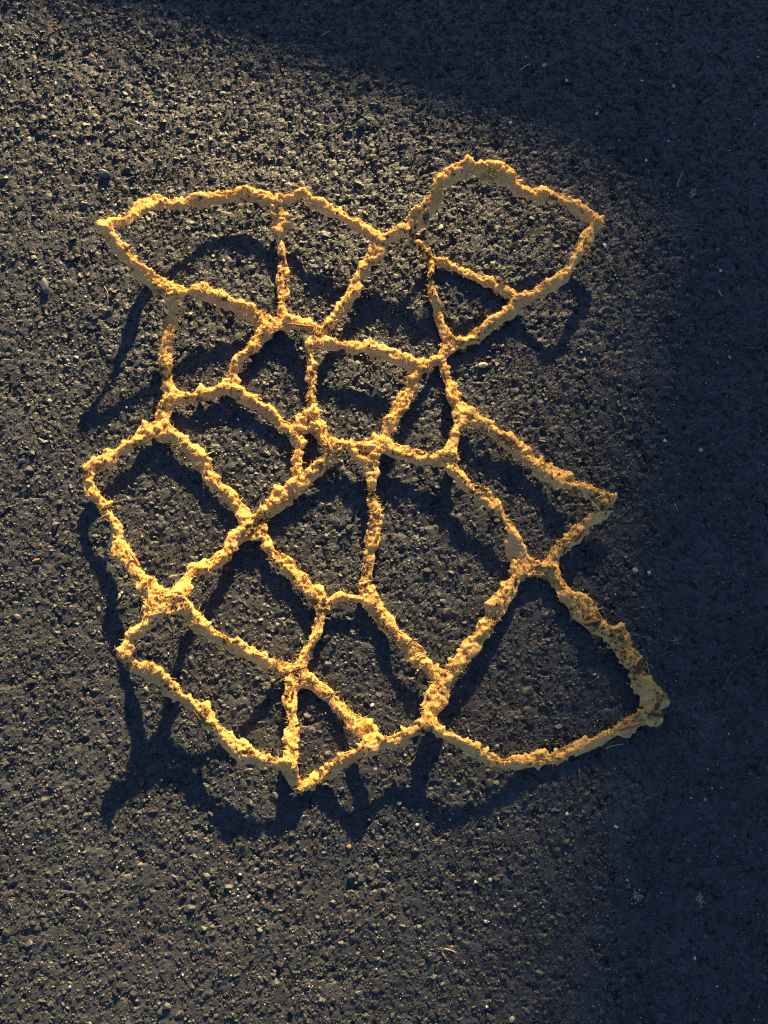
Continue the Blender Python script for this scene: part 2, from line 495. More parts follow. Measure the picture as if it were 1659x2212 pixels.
# ------------------------------------------------------------------ the lattice
# each strand: (x, y, width) in photograph pixels and how far below itself its shadow falls
STRANDS = [
 # upper left cell
 [(225,487,34,420),(250,480,32,380),(275,474,28,345),(300,452,30,285),(322,440,32,215),(345,437,34,190),(390,440,32,152),(438,432,34,120),(486,427,38,103),(531,422,38,105),(570,428,28,112),(602,432,32,117)],
 [(602,432,30,117),(628,430,28,128),(655,418,28,150),(672,432,26,160),(700,448,28,165),(740,468,28,165),(780,490,28,155),(825,517,32,140)],
 [(602,432,32,117),(600,455,38,100),(606,488,40,85),(604,512,24,75),(608,540,24,65),(612,572,26,58),(609,605,30,54),(610,640,26,54),(609,690,28,56)],
 [(225,487,34,420),(238,510,32,400),(254,532,34,375),(283,566,42,320),(300,586,40,285),(326,605,42,250),(365,628,46,200)],
 [(365,628,44,200),(400,630,34,175),(440,632,34,148),(473,644,38,125),(518,668,42,88),(550,682,42,60),(570,693,36,52),(605,695,34,58)],
 [(605,695,36,58),(630,699,30,74),(660,708,32,97),(687,716,34,108)],
 [(825,517,34,140),(806,553,32,128),(780,590,28,116),(764,630,28,106),(737,671,28,98),(710,702,26,104),(690,716,30,108)],
 # right lobe
 [(825,517,32,140),(850,508,32,160),(880,495,38,185)],
 [(880,495,38,185),(905,470,44,222),(928,448,44,260),(942,422,40,290),(948,397,38,312),(966,384,40,325),(990,372,42,338),(1015,361,46,345),(1044,370,46,345),(1080,376,46,325),(1105,388,38,300),(1122,408,26,250),(1145,419,30,215),(1168,421,34,195),(1195,424,30,175),(1224,435,32,158),(1246,452,34,155),(1274,467,30,165),(1290,484,28,173)],
 [(1290,484,28,173),(1274,502,28,182),(1260,529,34,190),(1242,558,28,193),(1227,587,26,180),(1202,608,36,155),(1168,627,40,115),(1123,650,34,62),(1105,673,34,48),(1069,694,38,42),(1037,722,34,38),(997,738,30,35),(970,735,34,35)],
 [(880,497,24,185),(893,520,17,140),(910,535,18,90),(925,552,20,50),(932,568,20,32)],
 [(932,568,20,32),(950,564,22,30),(975,574,26,28),(1000,586,22,28),(1030,600,22,28),(1060,613,22,30),(1090,630,24,40),(1120,647,26,58)],
 [(932,568,20,32),(930,590,22,32),(928,612,24,30),(935,640,24,30),(946,670,26,32),(952,700,28,35),(970,735,32,35)],
 [(970,735,36,35),(963,758,34,35),(952,772,30,35)],
 [(950,774,26,35),(930,786,22,55),(908,795,28,85)],
 # middle top
 [(687,714,30,108),(692,738,30,112),(720,744,30,112),(754,748,28,112),(802,753,30,116),(843,768,36,116),(878,782,40,108),(908,795,30,90)],
 [(687,716,28,105),(672,735,24,98),(669,758,22,92),(672,797,22,90),(675,835,24,88),(669,861,20,84),(671,893,36,76)],
 [(600,697,34,58),(571,720,38,58),(552,742,34,56),(526,768,26,54),(508,787,26,50),(501,822,30,44),(494,838,34,42)],
 [(372,862,36,68),(390,861,24,64),(430,857,28,56),(462,849,32,50),(494,838,34,42)],
 [(494,838,34,42),(534,861,32,46),(566,881,34,46),(587,897,32,42),(614,920,26,42),(640,922,28,48),(662,905,34,66)],
 [(366,632,38,198),(371,650,32,175),(374,682,28,150),(367,712,32,132),(361,747,38,114),(358,779,28,98),(360,818,30,82),(371,855,40,70)],
 [(371,858,40,70),(356,887,36,65),(350,925,42,62)],
 # left middle cell
 [(345,925,38,62),(316,931,32,66),(294,951,26,72),(255,975,28,80),(223,996,32,92),(195,1018,34,108),(192,1045,34,118),(201,1066,32,125),(223,1092,22,132),(243,1124,24,137),(257,1143,24,142),(254,1169,32,155),(265,1197,38,178),(284,1223,38,208),(303,1249,42,250),(321,1276,46,300),(342,1302,58,340)],
 [(350,930,46,62),(384,948,38,62),(409,973,36,62),(438,1002,38,60),(454,1028,36,58),(486,1063,32,56),(511,1092,32,52),(531,1121,36,50),(545,1140,44,48)],
 [(652,1040,46,62),(607,1079,44,57),(582,1101,40,53),(556,1127,42,50),(545,1140,44,48)],
 [(535,1148,44,48),(505,1165,40,66),(486,1197,32,82),(454,1220,30,108),(419,1233,32,160),(399,1258,34,220),(390,1281,38,275),(368,1300,44,315)],
 [(560,1145,44,48),(572,1162,36,49),(585,1191,30,51),(620,1223,38,54),(646,1252,42,58),(678,1287,40,60),(698,1306,40,62)],
 [(698,1306,38,62),(716,1300,26,60),(735,1291,26,60),(766,1294,26,60),(792,1291,36,60)],
 # centre
 [(671,893,44,76),(683,918,42,80),(699,947,36,84),(714,962,34,88),(732,958,28,92),(754,960,28,95),(786,962,32,98),(822,963,40,96)],
 [(652,912,38,60),(640,938,40,56),(648,968,28,56),(642,992,30,58),(640,1016,34,60),(652,1038,44,62)],
 [(652,1040,42,62),(677,1022,32,70),(696,1000,28,78),(712,976,32,85),(714,962,34,88)],
 [(757,962,26,95),(766,984,22,98),(778,994,22,100),(797,1006,30,100)],
 [(803,965,26,96),(806,985,26,98),(800,1008,30,100)],
 [(908,797,32,88),(895,815,34,92),(882,848,34,92),(859,886,36,93),(840,918,38,95),(825,955,40,96)],
 [(822,963,38,96),(859,974,34,84),(898,985,34,82),(932,992,36,92),(970,990,40,106)],
 [(970,990,38,106),(976,963,30,96),(984,934,28,86),(996,905,40,74)],
 [(953,776,28,35),(961,810,28,40),(975,838,30,50),(985,872,32,60),(1000,892,48,70)],
 [(800,1004,32,100),(802,1037,26,100),(803,1060,24,96),(804,1086,36,90),(815,1106,34,85),(811,1136,32,80),(804,1168,34,75),(798,1200,36,70),(795,1226,36,66),(792,1261,32,62),(796,1290,44,60)],
 # right middle cell
 [(1000,895,48,72),(1024,905,40,76),(1059,929,34,74),(1107,960,38,64),(1139,988,44,60),(1175,1015,44,70),(1219,1037,38,102),(1261,1060,34,118),(1300,1080,44,122)],
 [(1304,1080,44,122),(1308,1100,36,112),(1290,1116,38,102),(1261,1135,36,84),(1242,1158,36,68),(1219,1177,30,55),(1197,1198,34,42),(1188,1222,42,35)],
 [(970,992,40,108),(976,1010,34,110),(990,1026,26,112),(1009,1052,28,112),(1035,1068,40,110),(1056,1083,34,108),(1080,1111,30,104),(1102,1136,28,104),(1111,1162,32,90),(1113,1187,42,62),(1128,1218,58,42)],
 [(1128,1220,58,42),(1152,1230,46,35),(1180,1232,48,34)],
 # lower right cell
 [(1185,1232,44,34),(1207,1260,38,36),(1222,1285,36,45),(1251,1308,54,55),(1276,1337,58,60),(1303,1360,44,60),(1335,1378,50,60),(1348,1408,44,60),(1374,1438,50,62),(1381,1468,44,65),(1404,1498,56,68),(1416,1528,52,66),(1410,1552,44,60)],
 [(1412,1550,46,62),(1392,1548,40,56),(1357,1568,34,48),(1315,1588,28,42),(1277,1607,30,38),(1235,1617,30,36),(1194,1640,34,38),(1155,1641,32,44),(1114,1648,34,65),(1072,1646,34,98),(1037,1628,32,130),(1005,1611,28,158),(980,1596,28,174),(952,1582,28,172),(926,1561,38,164)],
 [(1122,1232,44,45),(1108,1261,40,62),(1089,1287,44,78),(1070,1315,48,84),(1055,1347,46,86),(1032,1379,42,88),(1009,1408,36,95),(987,1440,40,106),(957,1463,44,113)],
 [(957,1463,46,113),(951,1492,52,120),(940,1518,48,128),(930,1545,44,150),(924,1561,42,164)],
 [(796,1292,46,60),(814,1322,36,42),(836,1347,36,62),(868,1383,42,100),(900,1415,44,96),(932,1447,38,100),(957,1465,44,113)],
 # bottom
 [(924,1561,40,164),(890,1581,32,140),(860,1598,34,124),(830,1606,36,144),(800,1611,48,168)],
 [(798,1612,46,168),(770,1628,36,150),(740,1645,32,108),(710,1668,30,60),(685,1685,28,32),(665,1695,26,36),(647,1699,28,55)],
 [(622,1652,42,137),(633,1680,30,95),(647,1699,30,55)],
 [(267,1418,36,332),(290,1440,38,290),(322,1453,38,242),(351,1470,38,205),(374,1492,38,186),(399,1511,28,174),(431,1535,34,164),(450,1562,44,160),(479,1588,46,160),(504,1613,40,160),(540,1632,42,156),(584,1646,36,144),(622,1652,42,137)],
 [(624,1650,38,137),(628,1629,34,122),(629,1597,34,102),(633,1565,32,88),(629,1533,34,76),(627,1501,34,64),(638,1468,46,52)],
 [(655,1468,40,40),(687,1486,28,28),(712,1507,34,34),(731,1526,38,46),(757,1550,36,72),(780,1570,42,115),(800,1592,48,155),(800,1610,46,168)],
 [(645,1448,42,42),(663,1413,28,46),(679,1380,24,52),(687,1354,24,56),(692,1334,26,60),(698,1308,36,62)],
 [(380,1300,44,318),(411,1325,36,305),(431,1352,38,296),(463,1373,34,272),(504,1394,34,235),(539,1411,32,185),(578,1430,32,108),(610,1443,32,60),(642,1450,42,44)],
 [(340,1312,48,342),(322,1334,30,345),(312,1352,26,345),(293,1366,28,344),(280,1389,32,340),(267,1415,34,333)],
]
# small plates that fill corners between strands: outline, shadow drop
WEBS = [
 ([(318,1272),(352,1284),(392,1288),(400,1312),(372,1326),(330,1332),(322,1308)], 335, 0.0016),
 ([(522,1128),(566,1128),(578,1160),(545,1168),(515,1160)], 48, 0.0028),
 ([(612,1436),(662,1430),(668,1470),(650,1480),(620,1478)], 44, 0.0024),
 ([(1105,1190),(1130,1200),(1190,1225),(1180,1245),(1130,1245),(1105,1240)], 40, 0.0022),
 ([(580,690),(618,680),(640,700),(600,712),(585,722)], 60, 0.0022),
 ([(640,915),(676,885),(700,930),(690,938),(668,930),(655,935)], 70, 0.0020),
 ([(700,945),(740,955),(735,985),(705,995)], 86, 0.0018),
 ([(985,880),(1020,890),(1030,915),(995,920)], 74, 0.0022),
 ([(585,432),(618,432),(624,470),(585,465)], 108, 0.0014),
 ([(345,615),(395,625),(385,650),(358,645)], 190, 0.0016),
 ([(945,745),(985,725),(1010,738),(975,765)], 36, 0.0016),
]
verts, faces = [], []
NR = 14


def tube(pts):
    P = [lift(x, y, d) for x, y, w, d in pts]
    W = [w * HALF_W / (IMG_W / 2) * 0.5 for x, y, w, d in pts]
    dense, rad = [], []
    n = len(P)
    for i in range(n - 1):
        p0, p1, p2, p3 = P[max(i - 1, 0)], P[i], P[i + 1], P[min(i + 2, n - 1)]
        seg = max(2, int((p2 - p1).length / 0.0016))
        for k in range(seg + (1 if i == n - 2 else 0)):
            t = k / seg
            q = 0.5 * ((2 * p1) + (p2 - p0) * t + (2 * p0 - 5 * p1 + 4 * p2 - p3) * t * t + (3 * p1 - p0 - 3 * p2 + p3) * t ** 3)
            dense.append(q)
            rad.append(W[i] + (W[i + 1] - W[i]) * t)
    base = len(verts)
    m = len(dense)
    wob = random.uniform(0, 100)
    for i, q in enumerate(dense):
        tn = dense[min(i + 1, m - 1)] - dense[max(i - 1, 0)]
        tn.z = 0
        tn.normalize()
        side = Vector((tn.y, -tn.x, 0))
        if side.y < 0:
            side = -side                       # side points up the picture, to the sun
        w = rad[i] * 0.80 * (1 + 0.16 * math.sin(wob * 3 + i * 0.31) + 0.13 * math.sin(wob + i * 0.73))
        hh = min(max(q.z - 0.0004, 0.0012), 0.0014 + 0.10 * w)
        lean = 0.26 * side.y * min(1.0, q.z / 0.005)
        ridge = 0.08 + 0.28 * math.sin(wob + i * 0.11) + 0.2 * math.sin(wob * 2 + i * 0.37)
        cz = max(q.z, hh * 0.9)
        for k in range(NR):
            a = 2 * math.pi * k / NR
            u, v = math.cos(a), math.sin(a)
            # a blunt ridge nearer the sunny side, a long smooth slope on the other, flat below
            if v > 0:
                top = max(0.0, 1 - abs(u - ridge) / (1.15 if u < ridge else 0.95))
                z = hh * (0.15 * v + 0.95 * top ** 0.8)
            else:
                z = hh * 0.85 * (-(abs(v) ** 0.6))
            verts.append((q.x + side.x * u * w, q.y + side.y * u * w, cz + z + lean * u * w))
    flip = False
    for i in range(m - 1):
        for k in range(NR):
            a, b = base + i * NR + k, base + i * NR + (k + 1) % NR
            faces.append((a, b, b + NR, a + NR))
    for i0 in (0, m - 1):                       # close the ends with rounded caps
        ring = [base + i0 * NR + k for k in range(NR)]
        faces.append(tuple(ring if i0 else ring[::-1]))


def ring_sides_ok():
    pass


for s in STRANDS:
    tube(s)
for poly, d, th in WEBS:
    b = len(verts)
    n = len(poly)
    top = [lift(x, y, d) for x, y in poly]
    for p in top:
        verts.append((p.x, p.y, max(p.z, th * .6) + th * 0.6))
    for p in top:
        verts.append((p.x, p.y, max(p.z, th * .6) - th * 0.6))
    faces.append(tuple(b + i for i in range(n)))
    faces.append(tuple(b + n + i for i in reversed(range(n))))
    for i in range(n):
        j = (i + 1) % n
        faces.append((b + i, b + n + i, b + n + j, b + j))
# knuckles where strands meet
ends = {}
for s in STRANDS:
    for x, y, w, d in (s[0], s[-1]):
        ends[(round(x / 12), round(y / 12))] = (x, y, w, d)
for x, y, w, d in ends.values():
    p = lift(x, y, d)
    r = w * HALF_W / (IMG_W / 2) * 0.46
    hz = min(0.0024, max(p.z, 0.0012))
    b = len(verts)
    for j in range(1, 6):
        th = math.pi * j / 6
        for k in range(10):
            a = 2 * math.pi * k / 10
            verts.append((p.x + r * math.sin(th) * math.cos(a), p.y + r * math.sin(th) * math.sin(a), max(p.z, hz) + hz * math.cos(th)))
    for j in range(4):
        for k in range(10):
            a0, a1 = b + j * 10 + k, b + j * 10 + (k + 1) % 10
            faces.append((a0, a0 + 10, a1 + 10, a1))
    faces.append(tuple(b + k for k in range(10)))
    faces.append(tuple(b + 40 + k for k in reversed(range(10))))

tmp = bpy.data.meshes.new('tmp')
tmp.from_pydata([tuple(v) for v in verts], [], faces)
bm = bmesh.new()
bm.from_mesh(tmp)
bmesh.ops.recalc_face_normals(bm, faces=bm.faces[:])
bm.to_mesh(tmp)
bm.free()
to = bpy.data.objects.new('tmp', tmp)
col.objects.link(to)
md = to.modifiers.new('r', 'REMESH')
md.mode = 'VOXEL'
md.voxel_size = 0.00052
md.adaptivity = 0
dg = bpy.context.evaluated_depsgraph_get()
ev = to.evaluated_get(dg)
cm = bpy.data.meshes.new_from_object(ev)
bpy.data.objects.remove(to)
nv = len(cm.vertices)
co = np.empty(nv * 3, dtype=np.float32)
cm.vertices.foreach_get('co', co)
co = co.reshape(-1, 3).astype(np.float64)
nr = np.empty(nv * 3, dtype=np.float32)
cm.vertex_normals.foreach_get('vector', nr)
nr = nr.reshape(-1, 3).astype(np.float64)
# torn, fibrous face: the top and the sunward flank, also tinted as sunlit; the other flank is a smooth cast
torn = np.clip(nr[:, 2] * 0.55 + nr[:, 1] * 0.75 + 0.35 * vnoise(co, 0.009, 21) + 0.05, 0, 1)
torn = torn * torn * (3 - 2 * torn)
edge = np.clip(1.2 - np.abs(nr[:, 2] + 0.2) * 1.35, 0, 1)        # outline rim
rag = vnoise(co, 0.0046, 1) * 0.0013 + vnoise(co, 0.0021, 2) * 0.0007
rag2 = vnoise(co, 0.0011, 3) * 0.00045
jag = np.clip(vnoise(co, 0.0030, 7) + 0.5 * vnoise(co, 0.0062, 17), 0, 1) ** 1.5 * 0.0036
wide = vnoise(co, 0.010, 8) * 0.0008
disp = wide + rag * (0.35 + 0.9 * torn) + rag2 * (0.25 + torn) + jag * (edge * 0.8 + 0.35 * torn)
low = np.clip((co[:, 2] - 0.0005) / 0.002, 0.25, 1)
co = co + nr * (disp * low)[:, None]
# holes eaten into the smooth sides, groove along the crest
pits = np.clip((vnoise(co, 0.0042, 15) - 0.55) / 0.25, 0, 1)
co = co - nr * (pits * 0.0009 * torn)[:, None]
co[:, 2] = np.maximum(co[:, 2], -0.0004)
cm.vertices.foreach_set('co', co.astype(np.float32).ravel())
cm.update()
cm.vertex_normals.foreach_get('vector', (nbuf := np.empty(nv * 3, dtype=np.float32)))
nr = nbuf.reshape(-1, 3).astype(np.float64)
# soil that sticks to it, with spots read from the photograph
SOIL = [(893,520,16,1),(910,537,16,1),(925,556,14,1),(932,600,12,.9),(932,630,10,.8),(978,735,18,.9),(1115,402,16,.9),(945,400,14,.7),(1045,385,12,.6),
        (985,390,18,.5),(602,458,14,.6),(560,1130,22,1),(545,1142,16,.9),(1030,1060,18,1),(1020,1052,12,.9),(640,1455,18,.7),(1285,1070,20,.9),
        (1300,1100,16,.7),(1275,1340,28,.8),(1330,1370,18,.8),(1380,1440,24,.8),(1345,1405,16,.6),(1420,1505,14,.7),(1425,1545,18,.7),(1150,1235,26,.6),
        (1180,1245,20,.6),(805,1075,12,.8),(800,1155,12,.7),(795,1230,14,.6),(780,955,24,.6),(880,965,12,.8),(930,975,14,.8),(968,990,16,.7),
        (700,1308,12,.7),(440,1555,18,.8),(425,1545,12,.8),(430,862,12,.6),(365,705,12,.4),(560,690,16,.5),(690,730,12,.7),(190,1022,12,.8),
        (280,1425,10,.5),(1058,1345,14,.6),(1075,1300,12,.5),(955,1445,14,.6),(920,1580,14,.7),(880,1395,14,.5),(820,1335,10,.7),(1100,650,10,.4),
        (1060,700,12,.5),(1180,1010,14,.5),(1110,960,12,.6),(1050,935,14,.7),(1255,1150,12,.6),(1240,1165,10,.7),(380,1305,14,.6),(710,958,10,.6)]
soil = np.clip((vnoise(co, 0.0024, 51) + 0.7 * vnoise(co, 0.0075, 52) - 0.62) / 0.25, 0, 1) * 0.7
crest = np.clip(1 - np.abs(torn - 0.42) * 4.5, 0, 1) * np.clip((vnoise(co, 0.0068, 71) + 0.6 * vnoise(co, 0.0019, 72) - 0.12) / 0.3, 0, 1)
soil = np.maximum(soil, crest * 0.8)
gsp = [(lift(x, y, 60), r * HALF_W / (IMG_W / 2), s) for x, y, r, s in SOIL]
fine = vnoise(co, 0.0016, 61)
for (p, r, s), (sx, sy, _, _) in zip(gsp, SOIL):
    # find the body's own height there
    d2 = (co[:, 0] - p.x) ** 2 + (co[:, 1] - p.y) ** 2
    d = np.sqrt(d2) / r
    soil = np.maximum(soil, np.clip((0.95 - d + 1.1 * fine) / 0.6, 0, 1) * s * 0.9)
soil = np.where(soil > 0.1, soil, 0)
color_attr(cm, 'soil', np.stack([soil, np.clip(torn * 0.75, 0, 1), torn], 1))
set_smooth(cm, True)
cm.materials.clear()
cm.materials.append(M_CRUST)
cm.name = 'crust'
origin = ground(800, 1050)
lattice = link(bpy.data.objects.new('crust_lattice', None))
lattice.empty_display_size = 0.05
lattice.location = (origin.x, origin.y, 0)
OFF = Vector((-origin.x, -origin.y, 0))
tag(lattice, 'ragged tan crust lattice of irregular open cells lying curled on dark asphalt', 'lattice')


def part(name, me, parent=lattice, kind=None, label=None):
    o = link(bpy.data.objects.new(name, me), parent)
    if parent is lattice:
        o.location = OFF
    return tag(o, label, None, None, kind)


crust = part('crust', cm)
print('crust verts', nv, 'zmax', co[:, 2].max())

# ---- fibres that bristle from the torn faces
npoly = len(cm.polygons)
w = torn ** 1.5 * (nr[:, 2] > -0.2) + 0.02
w /= w.sum()
NF = 26000
pick = rng.choice(nv, NF, p=w)
p0 = co[pick]
nn = nr[pick]
rd = rng.normal(size=(NF, 3))
rd = rd - nn * (rd * nn).sum(1)[:, None]
rd /= np.linalg.norm(rd, axis=1)[:, None]
upf = np.where(rng.random(NF) < 0.16, 0.8, 0.14)[:, None]
dirn = nn * upf + rd
dirn /= np.linalg.norm(dirn, axis=1)[:, None]
ln = rng.gamma(2.4, 0.0009, NF)[:, None].clip(0.0005, 0.006)
bend = rng.normal(size=(NF, 3)) * 0.35
p1 = p0 + dirn * ln * 0.5
d2 = dirn + bend
d2 /= np.linalg.norm(d2, axis=1)[:, None]
p2 = p1 + d2 * ln * 0.5
p0 = p0 - nn * 0.0003
sv = np.cross(dirn, rng.normal(size=(NF, 3)))
sv /= np.linalg.norm(sv, axis=1)[:, None]
wd = rng.uniform(0.00008, 0.00021, NF)[:, None]
V = np.stack([p0 - sv * wd, p0 + sv * wd, p1 - sv * wd * .8, p1 + sv * wd * .8, p2 - sv * wd * .3, p2 + sv * wd * .3], 1).reshape(-1, 3)
V[:, 2] = np.maximum(V[:, 2], 0.0)
b = np.arange(NF)[:, None] * 6
F = np.concatenate([b + [0, 1, 3, 2], b + [2, 3, 5, 4]], 0)
fm = mesh_np('root_fibres', V, F)
fm.materials.append(M_FIBRE)
part('root_fibres', fm, kind='stuff')

# ---- soil crumbs stuck where the crust is dark
w = (soil ** 1.5) * (nr[:, 2] > 0.0)
w /= w.sum()
NC = 2600
pick = rng.choice(nv, NC, p=w)
c0 = co[pick] + nr[pick] * 0.0001
octv = np.array([[1, 0, 0], [-1, 0, 0], [0, 1, 0], [0, -1, 0], [0, 0, 1], [0, 0, -1]], float)
octf = np.array([[0, 2, 4], [2, 1, 4], [1, 3, 4], [3, 0, 4], [2, 0, 5], [1, 2, 5], [3, 1, 5], [0, 3, 5]])
sz = rng.gamma(2.5, 0.00013, NC)[:, None, None].clip(0.00015, 0.001)
V = (octv[None] * rng.uniform(0.6, 1.2, (NC, 6, 1)) + rng.normal(size=(NC, 6, 3)) * 0.15) * sz + c0[:, None, :]
F = (np.arange(NC)[:, None, None] * 6 + octf[None]).reshape(-1, 3)
sm = mesh_np('soil_crumbs', V.reshape(-1, 3), F)
sm.materials.append(M_SOIL)
part('soil_crumbs', sm, kind='stuff')


# ---- flakes and stalks caught in the crust
def top_at(px, py):
    """height of the crust's upper side along the view through px,py"""
    bz = 0.0
    g = ground(px, py, 0.015)
    sub = co[(np.abs(co[:, 0] - g.x) < 0.016) & (np.abs(co[:, 1] - g.y) < 0.018)]
    for z in np.arange(0.0, 0.036, 0.001):
        g = ground(px, py, z)
        m = (np.abs(sub[:, 0] - g.x) < 0.0014) & (np.abs(sub[:, 1] - g.y) < 0.0014)
        if m.any() and sub[m, 2].max() >= z - 0.0006:
            bz = max(bz, float(z))
    return bz


def flake_mesh(name, L, Wd, mat, seed, curl=0.25):
    r = random.Random(seed)
    n, k = 7, 3
    up, lo = [], []
    bm = bmesh.new()
    for i in range(n):
        t = i / (n - 1)
        half = Wd * 0.5 * (math.sin(math.pi * min(max(t, 0.07), 0.93)) ** 0.6) * r.uniform(0.75, 1.1)
        ru, rl = [], []
        for j in range(k):
            s = j / (k - 1) * 2 - 1
            z = curl * Wd * (s * s - 0.5) * -1 + r.uniform(-.04, .04) * Wd
            ru.append(bm.verts.new(((t - .5) * L, s * half, z + 0.0003)))
            rl.append(bm.verts.new(((t - .5) * L, s * half, z - 0.0003)))
        up.append(ru)
        lo.append(rl)
    for i in range(n - 1):
        for j in range(k - 1):
            bm.faces.new((up[i][j], up[i + 1][j], up[i + 1][j + 1], up[i][j + 1]))
            bm.faces.new((lo[i][j], lo[i][j + 1], lo[i + 1][j + 1], lo[i + 1][j]))
        bm.faces.new((up[i][0], lo[i][0], lo[i + 1][0], up[i + 1][0]))
        bm.faces.new((up[i][k - 1], up[i + 1][k - 1], lo[i + 1][k - 1], lo[i][k - 1]))
    for i in (0, n - 1):
        for j in range(k - 1):
            bm.faces.new((up[i][j], up[i][j + 1], lo[i][j + 1], lo[i][j]))
    bmesh.ops.recalc_face_normals(bm, faces=bm.faces[:])
    me = bpy.data.meshes.new(name)
    bm.to_mesh(me)
    bm.free()
    me.materials.append(mat)
    return me


PXM = HALF_W / (IMG_W / 2)
FLAKES = [  # x, y, length, width, angle, material, name
 (1280,1344,36,16,12,M_BARK,'bark_flake','broad dark brown bark flake set in the crust'),
 (1341,1377,16,13,-20,M_BARK,'bark_flake',None),
 (1384,1434,26,14,60,M_BARK,'bark_flake','crumpled dark leaf fragment'),
 (1374,1448,20,10,40,M_BARK,'bark_flake',None),
 (1360,1568,64,12,14,M_RUST,'bark_sliver','long orange brown sliver of bark'),
 (1420,1524,16,10,50,M_BARK,'bark_flake',None),
 (1416,1544,30,8,-8,M_BARK,'bark_flake',None),
 (1248,1160,22,10,50,M_BARK,'bark_flake',None),
 (708,963,22,10,-10,M_RUST,'bark_flake',None),
 (650,703,60,6,-6,M_RUST,'bark_sliver',None),
 (700,1292,10,8,30,M_RUST,'bark_flake',None),
 (272,1420,12,9,70,M_BARK,'bark_flake',None),
 (425,1545,26,7,-52,M_BARK,'bark_sliver',None),
 (556,1414,30,7,-12,M_RUST,'bark_sliver',None),
 (1160,1222,18,6,20,M_RUST,'bark_flake',None),
 (290,1205,40,6,-52,M_RUST,'bark_sliver',None),
 (638,1448,18,9,20,M_BARK,'bark_flake',None),
 (632,1500,20,6,80,M_BARK,'bark_flake',None),
]
for i, (x, y, L, Wd, ang, mat, nm, lab) in enumerate(FLAKES):
    z = top_at(x, y)
    g = ground(x, y, z)
    o = part(nm, flake_mesh(nm, L * PXM, Wd * PXM, mat, 300 + i), label=lab)
    o.location = OFF + Vector((g.x, g.y, z + 0.0004))
    o.rotation_euler = (random.uniform(-.3, .2), random.uniform(-.15, .15), R(ang))


def stick_mesh(name, pts, r0, r1, mat, n=6):
    bm = bmesh.new()
    rings = []
    m = len(pts)
    for i, p in enumerate(pts):
        t = (pts[min(i + 1, m - 1)] - pts[max(i - 1, 0)]).normalized()
        a = t.orthogonal().normalized()
        c = t.cross(a)
        r = r0 + (r1 - r0) * i / (m - 1)
        rings.append([bm.verts.new(p + (a * math.cos(6.2832 * k / n) + c * math.sin(6.2832 * k / n)) * r) for k in range(n)])
    for i in range(m - 1):
        for k in range(n):
            bm.faces.new((rings[i][k], rings[i][(k + 1) % n], rings[i + 1][(k + 1) % n], rings[i + 1][k]))
    bm.faces.new(rings[0][::-1])
    bm.faces.new(rings[-1])
    bmesh.ops.recalc_face_normals(bm, faces=bm.faces[:])
    me = bpy.data.meshes.new(name)
    bm.to_mesh(me)
    bm.free()
    set_smooth(me)
    me.materials.append(mat)
    return me


STALKS = [  # caught in the crust: x0,y0,x1,y1,radius
 (704,946,722,980,0.0005,M_STRAW),(700,940,716,975,0.0004,M_STRAW),(668,895,702,938,0.0004,M_TWIG),(896,1420,922,1409,0.0006,M_STRAW),
 (1285,1078,1316,1062,0.0004,M_STRAW),(1280,1085,1300,1108,0.0004,M_STRAW),(1390,1428,1412,1442,0.0003,M_STRAW),(1396,1428,1404,1458,0.0003,M_STRAW),
 (318,1250,322,1318,0.0004,M_RUST),(322,1330,352,1322,0.0004,M_STRAW),(330,1318,382,1306,0.0003,M_TWIG),(366,1246,396,1240,0.0004,M_STRAW),
 (440,985,462,975,0.0005,M_STRAW),(1246,1310,1262,1352,0.0003,M_STRAW),(1040,1415,1062,1385,0.0004,M_BARK),(645,1068,690,1060,0.0003,M_STRAW),
 (310,1300,330,1322,0.0004,M_STRAW),(355,1318,385,1296,0.0003,M_TWIG),
]
for i, (x0, y0, x1, y1, r, mat) in enumerate(STALKS):
    xm, ym = (x0 + x1) / 2, (y0 + y1) / 2
    z0, z1 = top_at(x0, y0), top_at(x1, y1)
    zm = max(top_at(xm, ym), (z0 + z1) / 2)
    if z0 < 0.001:
        z0 = zm
    if z1 < 0.001:
        z1 = zm
    pts = [ground(x0, y0, z0 + r), ground(xm, ym, zm + r * 1.5), ground(x1, y1, z1 + r * 1.2)]
    fine_pts = []
    for k in range(7):
        t = k / 6
        fine_pts.append(pts[0] * (1 - t) ** 2 + (2 * pts[1] - 0.5 * pts[0] - 0.5 * pts[2]) * 2 * t * (1 - t) + pts[2] * t * t)
    part('stalk', stick_mesh('stalk', fine_pts, r, r * 0.6, mat))

# ------------------------------------------------------------------ loose things on the asphalt
pm = {}


def pebble(x, y, L, Wd, mat, label, name='pebble', cat='pebble', flat=0.5, ang=None, group='loose pebbles on the asphalt', seed=[0]):
    seed[0] += 1
    g = ground(x, y)
    me = stone_mesh(name, 26, 500 + seed[0], flat, mat, True)
    o = link(bpy.data.objects.new(name, me))
    a, b2 = L * PXM * 0.5, Wd * PXM * 0.5 / 0.8
    o.scale = (a, b2, min(a, b2) * 1.0)
    o.location = (g.x, g.y, gtop(g.x, g.y) + min(a, b2) * flat * 0.35)
    o.rotation_euler = (random.uniform(-.15, .15), random.uniform(-.15, .15), R(ang) if ang is not None else random.uniform(0, 6.28))
    return tag(o, label, cat, group)


